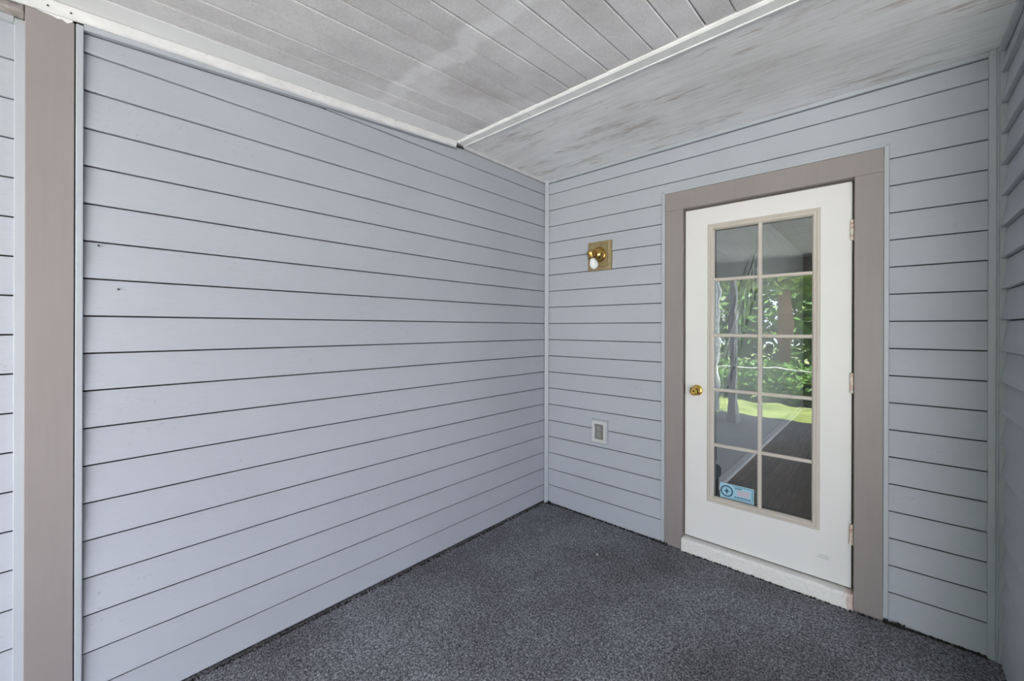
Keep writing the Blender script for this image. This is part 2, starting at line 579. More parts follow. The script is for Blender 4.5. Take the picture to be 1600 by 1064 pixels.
# ---- outer stretch of the left wall, past the post
wall_outer = box('wall_left', XO - 0.11, XO - BACK, -4.75, -2.70, FLOOR - 0.1, 2.50, M['sheath'])
structure(wall_outer, 'short strip of siding left of the taupe post')
for n in range(-1, 18):
    z = 0.061 + EXP * n
    siding_board(wall_outer, fn_outer, -4.70, -2.716, z, cut_lo=FLOOR if n < 0 else None, cut_hi=2.335)
box('siding_channel', XO - 0.0136, XO + 0.008, -2.7155, -2.6907, FLOOR, 2.352, M['channel'], wall_outer, 0.002)
box('siding_channel', XO - 0.0136, XO + 0.008, -4.70, -2.7157, 2.336, 2.356, M['channel'], wall_outer, 0.002)
box('siding_corner', XO - 0.0136, XO + 0.02, -4.75, -4.7003, FLOOR, 2.356, M['white_trim'], wall_outer, 0.002)
hb = box('header_board', XO - 0.0136, XO + 0.05, -4.70, -2.6925, 2.3565, 2.41, M['dirty'], wall_outer, 0.004)

# ---- back wall
wall_back = empty('wall_back')
structure(wall_back, 'pale blue grey lap siding wall around the door')
DX0, DX1, DZ = 0.9320, 2.0160, 2.2265         # outer edge of the door's J-channel
box('sheathing', -0.08, DX0 + 0.01, BACK, 0.10, FLOOR, 2.56, M['sheath'], wall_back)
box('sheathing', DX1 - 0.01, 2.45, BACK, 0.10, FLOOR, 2.56, M['sheath'], wall_back)
box('sheathing', DX0 + 0.0101, DX1 - 0.0101, BACK, 0.10, 2.213, 2.56, M['sheath'], wall_back)
XR = 2.3235                                   # left edge of the right corner post
for n in range(20):
    z = course_z(n)
    if z + EXP <= DZ:
        lo = FLOOR + 0.006 if n == 0 else None
        siding_board(wall_back, fn_back, 0.001, DX0 - 0.0003, z, cut_lo=lo)
        siding_board(wall_back, fn_back, DX1 + 0.0003, XR - 0.0003, z, cut_lo=lo)
    elif z < DZ:
        siding_board(wall_back, fn_back, 0.001, DX0 - 0.0003, z,
                     extra=((DX0 - 0.0003, DX1 + 0.0003, DZ, None), (DX1 + 0.0003, XR - 0.0003, None, None)))
    else:
        siding_board(wall_back, fn_back, 0.001, XR - 0.0003, z, cut_hi=2.4945)
box('siding_channel', 0.026, XR - 0.0003, -0.006, 0.0136, 2.4985, 2.519, M['channel'], wall_back, 0.0015)

# J-channel round the door casing (mitred)
def jch(pts):
    bm = bmesh.new()
    prism_bm(bm, pts, lambda a, p, q: (p, a, q), -0.0075, 0.0136)
    finish('siding_channel', bm, M['channel'], wall_back, bevel=0.0022)
jch([(DX0, FLOOR), (0.9535, FLOOR), (0.9535, 2.2125), (DX0, DZ)])
jch([(1.9975, FLOOR), (DX1, FLOOR), (DX1, DZ), (1.9975, 2.2125)])
jch([(DX0 + 0.0005, DZ), (0.9540, 2.2130), (1.9970, 2.2130), (DX1 - 0.0005, DZ)])

# ---- right wall: stops at the front of the house
wall_right = box('wall_right', WR + BACK, WR + 0.11, YF + 0.014, 0.0299, FLOOR, 2.56, M['sheath'])
structure(wall_right, 'dark shaded lap siding wall on the right edge')
for n in range(20):
    siding_board(wall_right, fn_right, YF + 0.014, -0.020, course_z(n), cut_hi=2.494, lap=0.018)
box('siding_channel', WR - 0.006, WR + 0.0136, YF + 0.014, -0.020, 2.4975, 2.519, M['channel'], wall_right, 0.0015)

# ---- front of the house, turning right
wall_front = box('wall_front', WR + 0.0145, 6.0, YF + BACK, YF + 0.10, FLOOR, 2.519, M['sheath'])
structure(wall_front, 'house front in lap siding beside the porch')
for n in range(20):
    siding_board(wall_front, fn_front, WR + 0.016, 6.0, course_z(n), cut_hi=2.5)

# ---- added unseen wall closing the far end of the porch to cut side light
XW = 5.4
wall_blocker = box('wall_blocker', XW + BACK, XW + 0.12, -4.0, YF, FLOOR, 2.45, M['sheath'])
structure(wall_blocker, 'added unseen lap siding wall cutting side light far to the right')
fn_blocker = lambda a, d, z: (XW - d, a, z)
for n in range(18):
    siding_board(wall_blocker, fn_blocker, -4.0, YF - 0.001, course_z(n))

# ---- corner posts
bm = bmesh.new()
prism_bm(bm, [(-0.0005, 0.0005), (-0.0005, -0.024), (0.006, -0.0265), (0.0265, -0.006), (0.024, 0.0005)],
         lambda a, p, q: (p, q, a), FLOOR, SOFFIT - 0.0006)
t1 = finish('trim_1', bm, M['channel'], bevel=0.0012)
structure(t1, 'slim vertical siding post in the inner corner left of the lamp')
bm = bmesh.new()
prism_bm(bm, [(XR, 0.0136), (XR, -0.010), (2.3440, -0.012), (2.3452, -0.0095), (2.3470, -0.0095), (2.3480, -0.016), (2.3520, -0.016), (2.3525, 0.0136)],
         lambda a, p, q: (p, q, a), FLOOR, SOFFIT - 0.0006)
t2 = finish('trim_2', bm, M['channel'], bevel=0.0008)
structure(t2, 'vertical corner post between door wall and dark right wall')
# receiving channel of the right wall behind the corner post
box('receiving_channel', 2.3526, WR + 0.0285, -0.0195, -0.006, FLOOR, SOFFIT - 0.001, M['channel'], t2)

t5 = box('trim_5', WR - 0.010, WR + 0.0157, YF - 0.010, YF + 0.0137, FLOOR, SOFFIT - 0.0006, M['channel'], None, 0.002)
structure(t5, 'outer corner post where the right wall turns to the house front')

# ------------------------------------------------------------------ ceiling
# level soffit over the doorway
bm = bmesh.new()
box_bm(bm, -0.08, 2.47, -0.90, 0.10, SOFFIT, SOFFIT + 0.016)
box_bm(bm, 2.4701, 6.0, -0.90, YF + 0.10, SOFFIT, SOFFIT + 0.016)
soffit = finish('ceiling', bm, M['soffit'])
structure(soffit, 'rubbed white plywood soffit above the door')

# sloping porch ceiling of narrow boards
YC0, YC1 = -0.90, -4.02
ceil_root = empty('ceiling')
structure(ceil_root, 'sloping grey mildewed board ceiling of the porch')
def slab(name, x0, x1, mat, t0=0.0, t1=0.012, y0=YC0, y1=YC1, ch=0.0015):
    bm = bmesh.new()
    pts = [(x0 + ch, t0), (x1 - ch, t0), (x1, t0 + ch), (x1, t1), (x0, t1), (x0, t0 + ch)]
    prism_bm(bm, pts, lambda a, p, q: (p, a, ceil_z(a) + q), y0, y1)
    return finish(name, bm, mat, ceil_root)
slab('ceiling_board', -0.08, 0.1222, M['white_board'])
x = 0.123
while x < 5.6:
    slab('ceiling_board', x, x + 0.1016, M['plank'], t0=random.uniform(0, 0.0030), ch=0.0038)
    x += 0.105
slab('roof_deck', -0.20, 5.7, M['roof'], 0.0125, 0.10, YC0 + 0.05, YC1 - 0.03)
# house roof and mass behind the front wall
box('roof_deck', -2.0, 6.2, YF + 0.11, 6.2, 2.60, 3.0, M['roof'], ceil_root)

# white strip over the joint between soffit and boards
bm = bmesh.new()
prism_bm(bm, [(-0.940, 0.024), (-0.940, -0.004), (-0.933, -0.011), (-0.886, -0.013), (-0.884, -0.017), (-0.876, -0.017), (-0.874, -0.012), (-0.874, -0.0005), (-0.8995, -0.0005), (-0.8995, 0.020)],
         lambda a, p, q: (a, p, SOFFIT + q), 0.012, 6.0)
t3 = finish('trim_3', bm, M['white_trim'], bevel=0.0008)
structure(t3, 'white strip crossing the ceiling between boards and soffit')
# white rounded strip along the top of the left wall
bm = bmesh.new()
prof = [(0.0, -0.001), (0.0, -0.040), (0.008, -0.040), (0.014, -0.032), (0.017, -0.016), (0.017, -0.001)]
prism_bm(bm, prof, lambda a, p, q: (p + 0.0005, a, ceil_z(a) + q), -2.95, -0.942)
t4 = finish('trim_4', bm, M['white_trim'], bevel=0.003)
structure(t4, 'white rounded strip between left wall and board ceiling')
for (py, dz) in ((-2.643, -0.024), (-2.592, -0.024), (-1.375, -0.006)):
    lathe('nail_head', [(0, 0), (0.0028, 0.0), (0.0028, 0.0015), (0, 0.002)], (0.0172, py, ceil_z(py) + dz), (1, 0, 0), M['nail'], t4, 8)

# ------------------------------------------------------------------ taupe post against the left wall
post = empty('porch_post', (-0.04, -2.637, FLOOR))
bm = bmesh.new()
prism_bm(bm, [(-0.0865, -2.6905), (0.0035, -2.6905), (0.0035, -2.5833), (-0.0865, -2.5833)],
         lambda a, p, q: (p, q, a), FLOOR, 2.362)
shaft = finish('shaft', bm, M['tan'], bevel=0.002)
# torn caulk line under the white strip
bm = bmesh.new()
rv = [(-2.667, 0.000), (-2.650, -0.003), (-2.635, -0.0045), (-2.622, -0.009), (-2.612, -0.006), (-2.600, -0.014), (-2.594, -0.009), (-2.588, -0.006)]
up = [(y, 0.0) for y, _ in rv][::-1]
zt = lambda y: ceil_z(y) - 0.0412
prism_bm(bm, [(y, zt(y) + d - 0.0005) for y, d in rv] + [(y, zt(y)) for y, d in up if True][:-1],
         lambda a, p, q: (a, p, q), 0.004, 0.0065)
caulk = finish('torn_caulk', bm, M['paper_torn'])
adopt(post, shaft, caulk)
tag(post, 'flat taupe painted post between the two siding stretches on the left', 'post')

# ------------------------------------------------------------------ floor
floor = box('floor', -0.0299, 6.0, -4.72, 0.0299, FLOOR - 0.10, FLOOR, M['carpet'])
structure(floor, 'dark flecked grey outdoor carpet on the porch floor')
# frayed carpet along the foot of the door wall
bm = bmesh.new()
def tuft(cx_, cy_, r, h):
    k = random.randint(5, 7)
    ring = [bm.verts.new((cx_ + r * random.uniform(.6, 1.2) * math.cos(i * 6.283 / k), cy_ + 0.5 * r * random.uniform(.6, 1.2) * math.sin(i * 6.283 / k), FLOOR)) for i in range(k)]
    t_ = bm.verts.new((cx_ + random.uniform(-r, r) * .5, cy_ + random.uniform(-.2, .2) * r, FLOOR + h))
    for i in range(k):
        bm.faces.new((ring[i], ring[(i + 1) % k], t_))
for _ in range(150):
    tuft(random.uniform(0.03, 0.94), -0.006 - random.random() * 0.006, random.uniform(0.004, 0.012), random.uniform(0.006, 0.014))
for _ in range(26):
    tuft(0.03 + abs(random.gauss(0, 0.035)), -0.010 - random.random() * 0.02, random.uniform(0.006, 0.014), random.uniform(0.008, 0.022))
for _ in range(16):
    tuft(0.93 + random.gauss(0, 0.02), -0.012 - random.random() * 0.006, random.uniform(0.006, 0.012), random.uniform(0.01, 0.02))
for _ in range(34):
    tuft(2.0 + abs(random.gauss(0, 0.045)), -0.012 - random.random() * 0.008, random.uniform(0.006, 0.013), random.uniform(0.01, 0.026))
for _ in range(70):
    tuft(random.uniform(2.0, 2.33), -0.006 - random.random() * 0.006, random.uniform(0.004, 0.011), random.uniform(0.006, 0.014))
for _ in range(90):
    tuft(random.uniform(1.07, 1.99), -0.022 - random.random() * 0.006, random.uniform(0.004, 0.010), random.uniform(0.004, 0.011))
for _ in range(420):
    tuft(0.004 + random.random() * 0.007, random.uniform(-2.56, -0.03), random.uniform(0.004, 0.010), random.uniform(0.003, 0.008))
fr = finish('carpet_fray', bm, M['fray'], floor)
fr['kind'] = 'stuff'

# ------------------------------------------------------------------ door
door = empty('door_1', (1.475, 0.03, 0.0))
structure(door, 'white ten pane glazed door in a taupe casing')
CY0, CY1 = -0.004, 0.0136
# casing
cas = [box('casing', 0.9545, 1.0640, CY0, CY1, FLOOR, 2.0990, M['tan'], None, 0.0015),
       box('casing', 1.8900, 1.9965, CY0, CY1, FLOOR, 2.0990, M['tan'], None, 0.0015),
       box('casing', 0.9545, 1.9965, CY0, CY1, 2.0996, 2.2122, M['tan'], None, 0.0015)]
jb = [box('jamb', 1.030, 1.0625, 0.0140, 0.14, 0.0, 2.098, M['jamb']),
      box('jamb', 1.8885, 1.920, 0.0140, 0.14, 0.0, 2.098, M['jamb']),
      box('jamb', 1.030, 1.920, 0.0140, 0.14, 2.0985, 2.13, M['jamb']),
      box('weatherstrip', 1.0628, 1.0695, 0.040, 0.060, 0.066, 2.090, M['seal']),
      box('weatherstrip', 1.8812, 1.8882, 0.046, 0.060, 0.066, 2.090, M['seal']),
      box('weatherstrip', 1.0628, 1.8882, 0.040, 0.060, 2.0895, 2.0983, M['seal'])]
bm = bmesh.new()
prism_bm(bm, [(-0.020, FLOOR), (-0.020, 0.048), (-0.010, 0.058), (0.10, 0.0615), (0.10, FLOOR)], lambda a, p, q: (a, p, q), 1.0645, 1.8895)
sill = finish('sill', bm, M['sill'], bevel=0.003)
box_strip = box('sill_seal', 1.0705, 1.8800, 0.036, 0.060, 0.0618, 0.0672, M['seal'])
adopt(door, *cas, *jb, sill, box_strip)

DF, DB = 0.030, 0.074                # outer and inner face of the leaf
LX0, LX1, LZ0, LZ1 = 1.0705, 1.8795, 0.0680, 2.0880
HX0, HX1, HZ0, HZ1 = 1.2150, 1.7420, 0.3280, 1.9700      # hole for the glazing
bm = bmesh.new()
# slab with a hole
def ring_faces(y, flip):
    o_ = [bm.verts.new((x_, y, z_)) for x_, z_ in ((LX0, LZ0), (LX1, LZ0), (LX1, LZ1), (LX0, LZ1))]
    i_ = [bm.verts.new((x_, y, z_)) for x_, z_ in ((HX0, HZ0), (HX1, HZ0), (HX1, HZ1), (HX0, HZ1))]
    for k in range(4):
        l = (k + 1) % 4
        bm.faces.new((o_[k], o_[l], i_[l], i_[k]))
    return o_, i_
of, if_ = ring_faces(DF, False)
ob, ib = ring_faces(DB, True)
for k in range(4):
    l = (k + 1) % 4
    bm.faces.new((of[k], of[l], ob[l], ob[k]))
    bm.faces.new((if_[k], if_[l], ib[l], ib[k]))
leaf = finish('door_leaf', bm, M['door'], bevel=0.0015)
adopt(door, leaf)

def leafpart(o):
    o.parent = leaf
    o.matrix_parent_inverse = leaf.matrix_parent_inverse.inverted() if False else Matrix.Identity(4)
    return o

# moulded glazing frame: swept profile around the hole, mitred
GX0, GX1, GZ0, GZ1 = 1.2030, 1.7530, 0.3140, 1.9830      # outer edge of the frame
bm = bmesh.new()
prof = [(0.0, 0.0300), (0.0, 0.0245), (0.004, 0.0215), (0.012, 0.0215), (0.014, 0.0260), (0.017, 0.0260), (0.019, 0.0195), (0.028, 0.0195), (0.031, 0.0255), (0.034, 0.0275), (0.036, 0.0395), (0.0125, 0.0395), (0.0125, 0.0300)]
loops = []
for (cx_, cz_, sx, sz) in ((GX0, GZ0, 1, 1), (GX1, GZ0, -1, 1), (GX1, GZ1, -1, -1), (GX0, GZ1, 1, -1)):
    loops.append([bm.verts.new((cx_ + sx * p, q, cz_ + sz * p)) for p, q in prof])
for k in range(4):
    A, B = loops[k], loops[(k + 1) % 4]
    for i in range(len(prof)):
        j = (i + 1) % len(prof)
        bm.faces.new((A[i], A[j], B[j], B[i]))
frame = leafpart(finish('glazing_frame', bm, M['bead']))
IX0, IX1, IZ0, IZ1 = GX0 + 0.036, GX1 - 0.036, GZ0 + 0.036, GZ1 - 0.036
MV = 1.4785
MH = [0.6590, 0.9900, 1.3150, 1.6480]
YG = 0.0400                                              # front face of the panes
mw = 0.0095
def bar(x0, x1, z0, z1, vert):
    bm = bmesh.new()
    if vert:
        c = (x0 + x1) / 2; h = (x1 - x0) / 2
        pts = [(c - h, YG - 0.0005), (c - h, 0.030), (c - h * .5, 0.0255), (c + h * .5, 0.0255), (c + h, 0.030), (c + h, YG - 0.0005)]
        prism_bm(bm, pts, lambda a, p, q: (p, q, a), z0, z1)
    else:
        c = (z0 + z1) / 2; h = (z1 - z0) / 2
        pts = [(c - h, YG - 0.0005), (c - h, 0.0305), (c - h * .5, 0.0262), (c + h * .5, 0.0262), (c + h, 0.0305), (c + h, YG - 0.0005)]
        prism_bm(bm, pts, lambda a, p, q: (a, q, p), x0, x1)
    return leafpart(finish('muntin', bm, M['bead']))
bar(MV - mw, MV + mw, IZ0 - 0.002, IZ1 + 0.002, True)
for z in MH:
    bar(IX0 - 0.002, MV - mw - 0.0003, z - mw, z + mw, False)
    bar(MV + mw + 0.0003, IX1 + 0.002, z - mw, z + mw, False)
zs = [IZ0 - 0.006] + MH + [IZ1 + 0.006]
xs = [IX0 - 0.006, MV, IX1 + 0.006]
for i in range(5):
    for j in range(2):
        p = box('glass_pane', xs[j] + 0.0003, xs[j + 1] - 0.0003, YG, YG + 0.004, zs[i] + 0.0003, zs[i + 1] - 0.0003, M['glass'])
        leafpart(p)
# inner glazing frame, seen through the panes
bm = bmesh.new()
loops = []
prof = [(0.0125, 0.0445), (0.036, 0.0445), (0.036, 0.074), (0.0125, 0.074)]
for (cx_, cz_, sx, sz) in ((GX0, GZ0, 1, 1), (GX1, GZ0, -1, 1), (GX1, GZ1, -1, -1), (GX0, GZ1, 1, -1)):
    loops.append([bm.verts.new((cx_ + sx * p, q, cz_ + sz * p)) for p, q in prof])
for k in range(4):
    A, B = loops[k], loops[(k + 1) % 4]
    for i in range(4):
        j = (i + 1) % 4
        bm.faces.new((A[i], A[j], B[j], B[i]))
leafpart(finish('glazing_frame', bm, M['seal']))

# knob
KX, KZ = 1.1420, 0.9760
knob = leafpart(lathe('door_knob', [(0.0, 0.0), (0.033, 0.0), (0.033, 0.003), (0.030, 0.007), (0.016, 0.010), (0.0125, 0.016), (0.0125, 0.026), (0.018, 0.032),
               (0.0255, 0.040), (0.028, 0.050), (0.0265, 0.059), (0.021, 0.066), (0.016, 0.0665), (0.014, 0.0645), (0.0, 0.0640)], (KX, DF - 0.0002, KZ), (0, -1, 0), M['brass'], None, 32))
knob['label'] = 'polished brass round door knob'
leafpart(lathe('keyhole', [(0.0, 0.0), (0.006, 0.0), (0.006, 0.0012), (0.0, 0.0012)], (KX, DF - 0.0645, KZ), (0, -1, 0), M['dark_brass'], None, 12))
leafpart(box('latch_plate', 1.0640, 1.0704, 0.034, 0.062, KZ - 0.03, KZ + 0.03, M['black']))
# hinges, each a barrel of five knuckles
for zc in (1.845, 1.087, 0.338):
    h = box('hinge', 1.8800, 1.8884, 0.0285, 0.0300 + 0.012, zc - 0.050, zc + 0.050, M['hinge'], None, 0.0008)
    leafpart(h)
    for k in range(5):
        kn = lathe('knuckle', [(0, 0), (0.0072, 0.0), (0.0086, 0.0016), (0.0086, 0.0176), (0.0072, 0.0192), (0, 0.0192)],
                   (1.8805, 0.0190, zc - 0.050 + 0.0202 * k), (0, 0, 1), M['hinge'], None, 12)
        adopt(door, kn)
        kn.parent = h
        kn.matrix_parent_inverse = Matrix.Identity(4)
# scuff on the bottom rail
for k in range(4):
    leafpart(box('scuff', 1.74 + 0.004 * k, 1.795 - 0.006 * (k % 2), DF - 0.0004, DF - 0.0001, 0.174 + 0.006 * k, 0.1752 + 0.006 * k, M['out_face']))

# ------------------------------------------------------------------ sticker on the lowest left pane
SX0, SX1, SZ0, SZ1 = 1.2730, 1.4500, 0.3550, 0.4420
st = box('window_sticker', SX0, SX1, YG - 0.0009, YG - 0.0003, SZ0, SZ1, M['st_blue'])
tag(st, 'small pale blue sticker with a dark compass emblem on the lowest left pane', 'sticker')
YS = YG - 0.0010
def flat(name, pts, mat, dy=0.0):
    bm = bmesh.new()
    prism_bm(bm, pts, lambda a, p, q: (p, a, q), YS - 0.0004 - dy, YS - dy)
    return finish(name, bm, mat, st)
cxs, czs, ro, ri = SX0 + 0.036, (SZ0 + SZ1) / 2 - 0.001, 0.0335, 0.0265
bm = bmesh.new()
seg = 32
rg = []
for rr, yy in ((ro, YS), (ro, YS - 0.0004), (ri, YS - 0.0004), (ri, YS)):
    rg.append([bm.verts.new((cxs + rr * math.cos(k * 2 * math.pi / seg), yy, czs + rr * math.sin(k * 2 * math.pi / seg))) for k in range(seg)])
for a in range(4):
    A, B = rg[a], rg[(a + 1) % 4]
    for k in range(seg):
        l = (k + 1) % seg
        bm.faces.new((A[k], A[l], B[l], B[k]))
finish('emblem_ring', bm, M['st_navy'], st)
star = []
for k in range(8):
    a = k * math.pi / 4
    r_ = (0.0225 if k % 4 == 2 or k % 4 == 2 else 0.019) if k % 2 == 0 else 0.0055
    star.append((cxs + r_ * math.cos(a), czs + r_ * math.sin(a)))
flat('compass_star', star, M['st_navy'])
sm = []
for k in range(8):
    a = k * math.pi / 4 + math.pi / 4
    r_ = 0.0105 if k % 2 == 0 else 0.0035
    sm.append((cxs + r_ * math.cos(a), czs + r_ * math.sin(a)))
flat('compass_star', sm, M['st_navy'], 0.0005)
def rect(x0, x1, z0, z1):
    return [(x0, z0), (x1, z0), (x1, z1), (x0, z1)]
flat('border_line', rect(SX0 + 0.070, SX1 - 0.007, SZ1 - 0.0085, SZ1 - 0.006), M['st_navy'])
flat('border_line', rect(SX0 + 0.050, SX1 - 0.007, SZ0 + 0.0055, SZ0 + 0.008), M['st_navy'])
flat('border_line', rect(SX1 - 0.0095, SX1 - 0.007, SZ0 + 0.008, SZ1 - 0.0085), M['st_navy'])
# print too small to read: rows of dashes
xx = SX0 + 0.080
while xx < SX0 + 0.112:
    w = random.uniform(0.003, 0.006)
    flat('print_mark', rect(xx, xx + w, SZ1 - 0.021, SZ1 - 0.0135), M['st_navy'])
    xx += w + 0.0025
flat('print_block', rect(SX0 + 0.090, SX1 - 0.022, SZ0 + 0.030, SZ1 - 0.026), M['st_pink'])
xx = SX0 + 0.076
while xx < SX1 - 0.018:
    w = random.uniform(0.005, 0.011)
    flat('print_mark', rect(xx, xx + w, SZ0 + 0.0155, SZ0 + 0.0215), M['st_navy'])
    xx += w + 0.003

# ------------------------------------------------------------------ wall lamp
lamp = empty('wall_lamp', (0.4815, 0.0, 1.872))
tag(lamp, 'brass wall lamp with a bare white bulb, left of the door', 'lamp')
PX0, PX1, PZ0, PZ1 = 0.3880, 0.5760, 1.7680, 1.9760
def stepped_plate():
    bm = bmesh.new()
    steps = [(0.0, 0.010), (0.0, -0.010), (0.004, -0.016), (0.021, -0.018), (0.023, -0.011), (0.028, -0.011), (0.030, -0.016)]
    loops = []
    for ins, y in steps:
        loops.append([bm.verts.new((x_, y, z_)) for x_, z_ in ((PX0 + ins, PZ0 + ins), (PX1 - ins, PZ0 + ins), (PX1 - ins, PZ1 - ins), (PX0 + ins, PZ1 - ins))])
    for A, B in zip(loops, loops[1:]):
        for k in range(4):
            l = (k + 1) % 4
            bm.faces.new((A[k], A[l], B[l], B[k]))
    bm.faces.new(loops[0])
    bm.faces.new(loops[-1])
    return finish('back_plate', bm, M['aged_brass'])
lc = (0.4830, -0.018, 1.880)
dome = lathe('canopy', [(0, 0), (0.0560, 0.0), (0.0570, 0.005), (0.0550, 0.009), (0.0500, 0.012), (0.0480, 0.022), (0.0420, 0.036), (0.0310, 0.047), (0.018, 0.053), (0, 0.055)], lc, (0, -1, 0), M['brass'], None, 36)
arm = tube('arm', [(0.4825, -0.066, 1.880), (0.4822, -0.085, 1.880), (0.4820, -0.104, 1.877)], 0.0085, M['brass'], None, 14)
ax = Vector((0.06, 0.40, -0.90)).normalized()
sc = Vector((0.478, -0.116, 1.872))
cup = lathe('socket_cup', [(0, -0.028), (0.014, -0.0275), (0.023, -0.024), (0.0275, -0.015), (0.0275, 0.000), (0.0255, 0.002), (0.0275, 0.004), (0.0280, 0.020), (0.0260, 0.0205), (0.0260, 0.012), (0, 0.012)], sc, ax, M['brass'], None, 28)
rim = lathe('socket_rim', [(0.0225, 0.0207), (0.0300, 0.0207), (0.0305, 0.0265), (0.0225, 0.0265), (0.0225, 0.0207)], sc, ax, M['dark_brass'], None, 28)
bulb = lathe('bulb', [(0, 0.010), (0.013, 0.010), (0.0135, 0.026), (0.0165, 0.036), (0.0235, 0.050), (0.0290, 0.066), (0.0300, 0.078), (0.0265, 0.092), (0.0180, 0.103), (0.008, 0.108), (0, 0.109)], sc, ax, M['bulb'], None, 28)
adopt(lamp, stepped_plate(), dome, arm, cup, rim, bulb)

# ------------------------------------------------------------------ outlet
outl = empty('electrical_outlet', (0.483, 0.0, 0.617))
tag(outl, 'small white framed grey electrical outlet low on the wall', 'outlet')
OX0, OX1, OZ0, OZ1 = 0.4190, 0.5480, 0.5330, 0.7000
def frame_bm(x0, x1, z0, z1, w, yf, yb):
    bm = bmesh.new()
    L = []
    for ins, y in ((0, yb), (0, yf + 0.002), (0.002, yf), (w - 0.002, yf), (w, yf + 0.002), (w, yb)):
        L.append([bm.verts.new((x_, y, z_)) for x_, z_ in ((x0 + ins, z0 + ins), (x1 - ins, z0 + ins), (x1 - ins, z1 - ins), (x0 + ins, z1 - ins))])
    L.append(L[0])
    for A, B in zip(L, L[1:]):
        for k in range(4):
            l = (k + 1) % 4
            bm.faces.new((A[k], A[l], B[l], B[k]))
    return bm
mount = finish('mount_block', frame_bm(OX0, OX1, OZ0, OZ1, 0.010, -0.010, 0.010), M['channel'])
cover = finish('cover_frame', frame_bm(OX0 + 0.007, OX1 - 0.007, OZ0 + 0.008, OZ1 - 0.008, 0.022, -0.018, 0.004), M['out_plate'])
well = box('well', OX0 + 0.0285, OX1 - 0.0285, -0.004, 0.003, OZ0 + 0.0295, OZ1 - 0.0295, M['out_grey'])
parts = [mount, cover, well]
ocx, ocz = (OX0 + OX1) / 2, (OZ0 + OZ1) / 2
for dz in (-0.021, 0.021):
    bm = bmesh.new()
    k = 20
    pts = []
    for i in range(k):
        a = 2 * math.pi * i / k
        pts.append((ocx + max(-0.0165, min(0.0165, 0.021 * math.cos(a))), ocz + dz + 0.0165 * math.sin(a)))
    prism_bm(bm, pts, lambda a, p, q: (p, a, q), -0.0095, -0.0042)
    fc = finish('receptacle', bm, M['out_face'])
    parts.append(fc)
    for sx in (-0.0065, 0.0065):
        s_ = box('slot', ocx + sx - 0.0014, ocx + sx + 0.0014, -0.0102, -0.0096, ocz + dz - 0.001, ocz + dz + 0.009, M['black'])
        s_.parent = fc
    g_ = box('slot', ocx - 0.003, ocx + 0.003, -0.0102, -0.0096, ocz + dz - 0.010, ocz + dz - 0.005, M['black'])
    g_.parent = fc
adopt(outl, *parts)

# ------------------------------------------------------------------ scraps on the carpet
def scrap(x, y, s, label):
    bm = bmesh.new()
    pts = [(x + s * random.uniform(.6, 1) * math.cos(a), y + s * random.uniform(.6, 1) * math.sin(a)) for a in [i * 6.283 / 6 for i in range(6)]]
    prism_bm(bm, pts, lambda a, p, q: (p, q, a), FLOOR, FLOOR + 0.004)
    tag(finish('paper_scrap', bm, M['paper']), label, 'scrap', 'white scraps on the carpet')
scrap(0.706, -0.412, 0.0065, 'brightest tiny white scrap on the carpet, in front of the left casing')
scrap(0.545, -0.158, 0.0040, 'faint tiny white scrap on the carpet below the outlet')

# ------------------------------------------------------------------ room behind the door glass
IF = 0.064
in_floor = empty('floor')
structure(in_floor, 'dark wood plank floor seen through the door glass')
pw = 0.145
bmp = {}
row = 0
x = 0.96
while x < 4.4:
    y = 0.142 - (row * 0.37) % 1.1
    while y < 5.6:
        y0, y1 = max(y, 0.142), min(y + 1.15, 5.6)
        if y1 - y0 > 0.05:
            box('floor_plank', x + 0.0008, x + pw - 0.0008, y0 + 0.0008, y1 - 0.0008, IF - 0.018, IF, M['wood_floor'], in_floor)
        y += 1.15
    x += pw
    row += 1
box('subfloor', -2.0, 6.0, 0.142, 6.2, -0.10, IF - 0.0185, M['in_dark'], in_floor)
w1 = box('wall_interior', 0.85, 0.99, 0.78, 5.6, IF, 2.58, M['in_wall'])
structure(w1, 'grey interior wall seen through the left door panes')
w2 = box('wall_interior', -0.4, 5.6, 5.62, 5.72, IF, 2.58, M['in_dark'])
structure(w2, 'dim far interior wall seen through the upper door panes')
w3 = box('wall_interior', 2.05, 4.6, 0.1405, 0.24, IF, 2.58, M['in_wall'])
structure(w3, 'inner face of the house front beside the door')
# side wall of the room, with an unseen opening added to let light in
w4 = empty('wall_interior')
structure(w4, 'interior side wall with an added opening that lets light in')
box('wall_panel', 4.5, 4.6, 0.2405, 1.6, IF, 2.58, M['in_wall'], w4)
box('wall_panel', 4.5, 4.6, 4.0, 5.6, IF, 2.58, M['in_wall'], w4)
box('wall_panel', 4.5, 4.6, 1.6005, 3.9995, 1.75, 2.58, M['in_wall'], w4)
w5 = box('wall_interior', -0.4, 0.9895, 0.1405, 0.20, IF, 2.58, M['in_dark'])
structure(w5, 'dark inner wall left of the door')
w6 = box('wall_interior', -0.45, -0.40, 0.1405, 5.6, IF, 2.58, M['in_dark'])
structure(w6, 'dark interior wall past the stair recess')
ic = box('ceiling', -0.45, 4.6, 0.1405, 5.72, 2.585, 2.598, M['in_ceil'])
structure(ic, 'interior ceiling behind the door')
bm = bmesh.new()
prism_bm(bm, [(0.9905, IF + 0.0005), (1.001, IF + 0.0005), (1.001, IF + 0.075), (0.998, IF + 0.080), (0.9905, IF + 0.082)], lambda a, p, q: (p, a, q), 0.78, 5.6)
bb = finish('baseboard_interior', bm, M['in_base'])
bm = bmesh.new()
prism_bm(bm, [(1.0012, IF + 0.0005), (1.016, IF + 0.0005), (1.016, IF + 0.010), (1.010, IF + 0.020), (1.0012, IF + 0.022)], lambda a, p, q: (p, a, q), 0.78, 5.6)
finish('shoe_moulding', bm, M['in_white'], bb)
